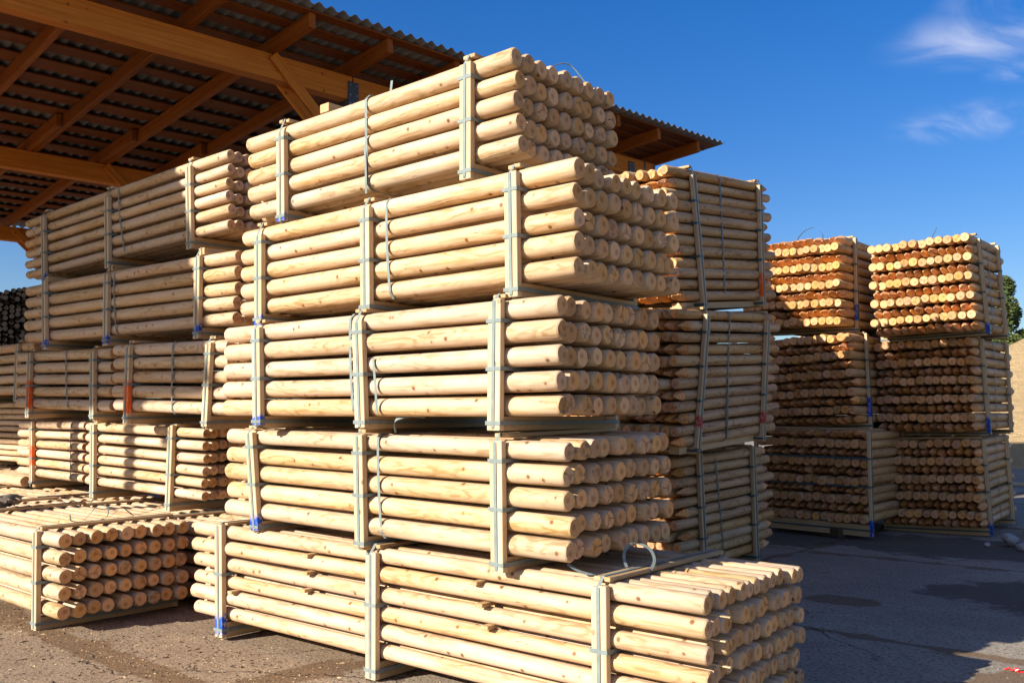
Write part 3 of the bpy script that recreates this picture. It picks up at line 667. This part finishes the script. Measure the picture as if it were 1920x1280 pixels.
# ------------------------------------------------------------------ sand heap and tree far right
bm=bmesh.new(); NR,NS=26,72; rings=[]; q=random.Random(9); ph=[q.uniform(0,6) for _ in range(6)]
for i in range(NR+1):
    u=i/NR; ring=[]
    for k in range(NS):
        a=2*math.pi*k/NS; rr_=7.2*u*(1+.06*math.sin(3*a+ph[0])+.04*math.sin(5*a+ph[1]))
        h=4.6*max(0,(1-u))**1.05*(1+.05*math.sin(4*a+ph[2]))+.10*math.sin(9*u+3*a)*u*(1-u)*2
        ring.append(bm.verts.new((rr_*math.cos(a),rr_*math.sin(a),h-.02+q.uniform(-.03,.03)*(1-u))))
    rings.append(ring)
for a,b in zip(rings,rings[1:]):
    for k in range(NS): bm.faces.new((a[k],b[k],b[(k+1)%NS],a[(k+1)%NS]))
me=bpy.data.meshes.new('sand_heap'); bm.to_mesh(me); bm.free()
for pl in me.polygons: pl.use_smooth=True
t=NT('heap_sand'); co=t.coords(); a_=t.noise(co,2.,5.,.65); b_=t.noise(co,22.,4.,.7); c=t.mix(a_,(.42,.285,.14),(.56,.395,.21)); c=t.mix(t.m('MULTIPLY',t.ss(b_,.5,.7),.4),c,(.36,.25,.14)); e_=t.noise(co,7.,5.,.7); c=t.mix(t.m('MULTIPLY',t.ss(e_,.5,.68),.5),c,(.30,.195,.095)); t.bump(t.m('ADD',t.m('ADD',a_,b_),e_),1.,.12); me.materials.append(t.fin(c,.95,.05))
o=bpy.data.objects.new('sand_heap',me); link(o); o.location=(-4.2,36.1,0); o.scale=(1.3,1.3,1.2); tag(o,'tall pale sand heap in the sun behind the right-hand far stack','sand heap')

def leafmat(name,a,b):
    t=NT(name); co=t.coords(); n=t.noise(co,1.6,4.); n2=t.noise(co,26.,2.); c=t.mix(t.ss(n,.35,.65),a,b); c=t.mix(t.m('MULTIPLY',n2,.3),c,tuple(q*.5 for q in a))
    tr=t.n('ShaderNodeBsdfTranslucent'); t.l(c,tr.inputs['Color']); ms=t.n('ShaderNodeMixShader'); ms.inputs[0].default_value=.25
    m=t.fin(c,.55,.3); t.l(t.b.outputs[0],ms.inputs[1]); t.l(tr.outputs[0],ms.inputs[2]); t.l(ms.outputs[0],t.out.inputs[0]); return m
LEAF=leafmat('green_leaves',(.075,.105,.028),(.15,.17,.05)); BARK=plain('tree_bark',(.12,.09,.065),.9,.1,.3)
def tree(loc,h,rad,sd,label):
    q=random.Random(sd); tr=MB(); root=empty('tree',loc=loc); tag(root,label,'tree','trees beyond the far right stacks')
    def limb(a,b,r0,r1):
        a=Vector(a); b=Vector(b); d=(b-a).normalized(); u=d.orthogonal().normalized(); v=d.cross(u); vs=[]
        for p,r in((a,r0),((a+b)/2+u*r0*.6,(r0+r1)/2),(b,r1)):
            for k in range(7): vs.append(p+u*r*math.cos(k*.898)+v*r*math.sin(k*.898))
        fs=[[j*7+k,j*7+(k+1)%7,(j+1)*7+(k+1)%7,(j+1)*7+k] for j in(0,1) for k in range(7)]; tr.add(vs,fs,0,True)
    limb((0,0,-.1),(.1,.05,h*.45),h*.025,h*.016); limb((.1,.05,h*.45),(0,0,h*.85),h*.016,h*.004)
    cl=[]
    for k in range(44):
        a=q.uniform(0,6.28); e=q.uniform(.2,1); z=h*q.uniform(.22,.97); sp=math.sin(math.pi*min(1,max(.12,(z/h-.2)/.85)))
        p=Vector((rad*e*sp*math.cos(a),rad*e*sp*math.sin(a),z)); limb((.05,.03,z*.7),p,h*.006,h*.002); cl.append((p,rad*q.uniform(.3,.6)))
    tr.build('trunk',BARK,root); lf=MB()
    for p,r in cl:
        for k in range(650):
            d=Vector((q.gauss(0,1),q.gauss(0,1),q.gauss(0,1))).normalized(); c=p+d*r*(q.random()**.45)*Vector((1,1,.9)).length/1.68
            u=Vector((q.gauss(0,1),q.gauss(0,1),q.gauss(0,.6))).normalized(); v=u.orthogonal().normalized(); s=q.uniform(.05,.11)
            lf.add([c-u*s,c+v*s*.5,c+u*s,c-v*s*.5],[[0,1,2,3]])
    lf.build('crown',LEAF,root)
tree((-9.7,43.75,0),7.1,.95,1,'narrow leafy green tree at the right picture edge above the sand heap')

# ------------------------------------------------------------------ sky, sun, camera
D=Vector((.80,2.15,-1.)).normalized()
W=bpy.data.worlds.new('World'); scene.world=W; W.use_nodes=True; nt=W.node_tree; nt.nodes.clear()
out=nt.nodes.new('ShaderNodeOutputWorld'); bg=nt.nodes.new('ShaderNodeBackground'); sky=nt.nodes.new('ShaderNodeTexSky')
sky.sky_type='NISHITA'; sky.sun_disc=False; sky.sun_elevation=math.asin(-D.z); sky.sun_rotation=math.atan2(-D.x,-D.y); sky.altitude=0; sky.air_density=1.; sky.dust_density=1.0; sky.ozone_density=4.
GAM,SAT,HUE,VAL=.8,1.5,.518,.83
def N(ty,**k):
    n=nt.nodes.new(ty)
    for a,b in k.items(): setattr(n,a,b)
    return n
def mth(op,a,b=None):
    n=N('ShaderNodeMath',operation=op)
    for i,v in enumerate((a,b)):
        if v is None: continue
        if hasattr(v,'links'): nt.links.new(v,n.inputs[i])
        else: n.inputs[i].default_value=v
    return n.outputs[0]
tc=N('ShaderNodeTexCoord'); sp=N('ShaderNodeSeparateXYZ'); nt.links.new(tc.outputs['Generated'],sp.inputs[0])
zz=mth('MAXIMUM',sp.outputs[2],.06); cx=mth('DIVIDE',sp.outputs[0],zz); cy=mth('DIVIDE',sp.outputs[1],zz)
cb=N('ShaderNodeCombineXYZ'); nt.links.new(cx,cb.inputs[0]); nt.links.new(mth('MULTIPLY',cy,.55),cb.inputs[1])
no=N('ShaderNodeTexNoise'); nt.links.new(cb.outputs[0],no.inputs['Vector']); no.inputs['Scale'].default_value=2.8; no.inputs['Detail'].default_value=8; no.inputs['Roughness'].default_value=.53; no.inputs['Distortion'].default_value=1.3
def reg(x0,y0,r,g):
    dx=mth('SUBTRACT',cx,x0); dy=mth('SUBTRACT',cy,y0); d=mth('SQRT',mth('ADD',mth('MULTIPLY',dx,dx),mth('MULTIPLY',dy,dy)))
    n=N('ShaderNodeMapRange',interpolation_type='SMOOTHSTEP'); nt.links.new(d,n.inputs[0]); n.inputs[1].default_value=r*.1; n.inputs[2].default_value=r; n.inputs[3].default_value=g; n.inputs[4].default_value=0; return n.outputs[0]
mask=None
CLOUDS=[(-.60,2.72,.32,.40),(-.83,3.5,.34,.34),(-.56,3.05,.16,.3),(-.48,2.5,.22,.36)]
for a in CLOUDS:
    r_=reg(*a); mask=r_ if mask is None else mth('MAXIMUM',mask,r_)
mr=N('ShaderNodeMapRange',interpolation_type='SMOOTHSTEP'); nt.links.new(no.outputs[0],mr.inputs[0]); mr.inputs[1].default_value=.36; mr.inputs[2].default_value=.72
cl=mth('MULTIPLY',mr.outputs[0],mask)
# unseen thin cirrus added right of and behind the camera for whiter fill light
dt=mth('ADD',mth('MULTIPLY',sp.outputs[0],.85),mth('ADD',mth('MULTIPLY',sp.outputs[1],-.15),mth('MULTIPLY',sp.outputs[2],.35)))
m2=N('ShaderNodeMapRange',interpolation_type='SMOOTHSTEP'); nt.links.new(dt,m2.inputs[0]); m2.inputs[1].default_value=.12; m2.inputs[2].default_value=.6
mr2=N('ShaderNodeMapRange'); nt.links.new(no.outputs[0],mr2.inputs[0]); mr2.inputs[1].default_value=.3; mr2.inputs[2].default_value=.7; mr2.inputs[3].default_value=.0; mr2.inputs[4].default_value=.15
cl=mth('MAXIMUM',cl,mth('MULTIPLY',mr2.outputs[0],m2.outputs[0]))
hs=N('ShaderNodeHueSaturation'); ga=N('ShaderNodeGamma'); nt.links.new(sky.outputs[0],ga.inputs[0]); ga.inputs[1].default_value=GAM; nt.links.new(ga.outputs[0],hs.inputs['Color']); hs.inputs['Saturation'].default_value=SAT; hs.inputs['Hue'].default_value=HUE; hs.inputs['Value'].default_value=VAL
mx=N('ShaderNodeMix',data_type='RGBA'); nt.links.new(cl,mx.inputs[0]); nt.links.new(hs.outputs[0],mx.inputs[6]); mx.inputs[7].default_value=(4.8,4.6,4.6,1)
nt.links.new(mx.outputs[2],bg.inputs['Color']); bg.inputs['Strength'].default_value=.12; nt.links.new(bg.outputs[0],out.inputs['Surface'])
sd=bpy.data.lights.new('sun','SUN'); sd.energy=5.0; sd.angle=R(.5); sd.color=(1.,.96,.88)
so=bpy.data.objects.new('sun',sd); link(so); so.rotation_euler=D.to_track_quat('-Z','Y').to_euler(); so.location=(-6,-14,9)

cd=bpy.data.cameras.new('camera'); cam=bpy.data.objects.new('camera',cd); link(cam)
yw,pi_,ro=R(49.88),R(4.19),R(-.18)
fw=Vector((-math.cos(yw)*math.cos(pi_),math.sin(yw)*math.cos(pi_),math.sin(pi_))); r=fw.cross(Vector((0,0,1))).normalized(); u=r.cross(fw)
r2=r*math.cos(ro)+u*math.sin(ro); u2=u*math.cos(ro)-r*math.sin(ro)
mm=Matrix((r2,u2,-fw)).transposed().to_4x4(); mm.translation=Vector((0,0,1.575)); cam.matrix_world=mm
cd.sensor_width=36; cd.lens=1753/1920*36; cd.clip_end=3000; cd.clip_start=.05; scene.camera=cam
vs=scene.view_settings; vs.view_transform='Standard'; vs.look='None'; vs.exposure=1.1; vs.gamma=1; vs.use_curve_mapping=False
scene.cycles.max_bounces=8; scene.cycles.diffuse_bounces=4
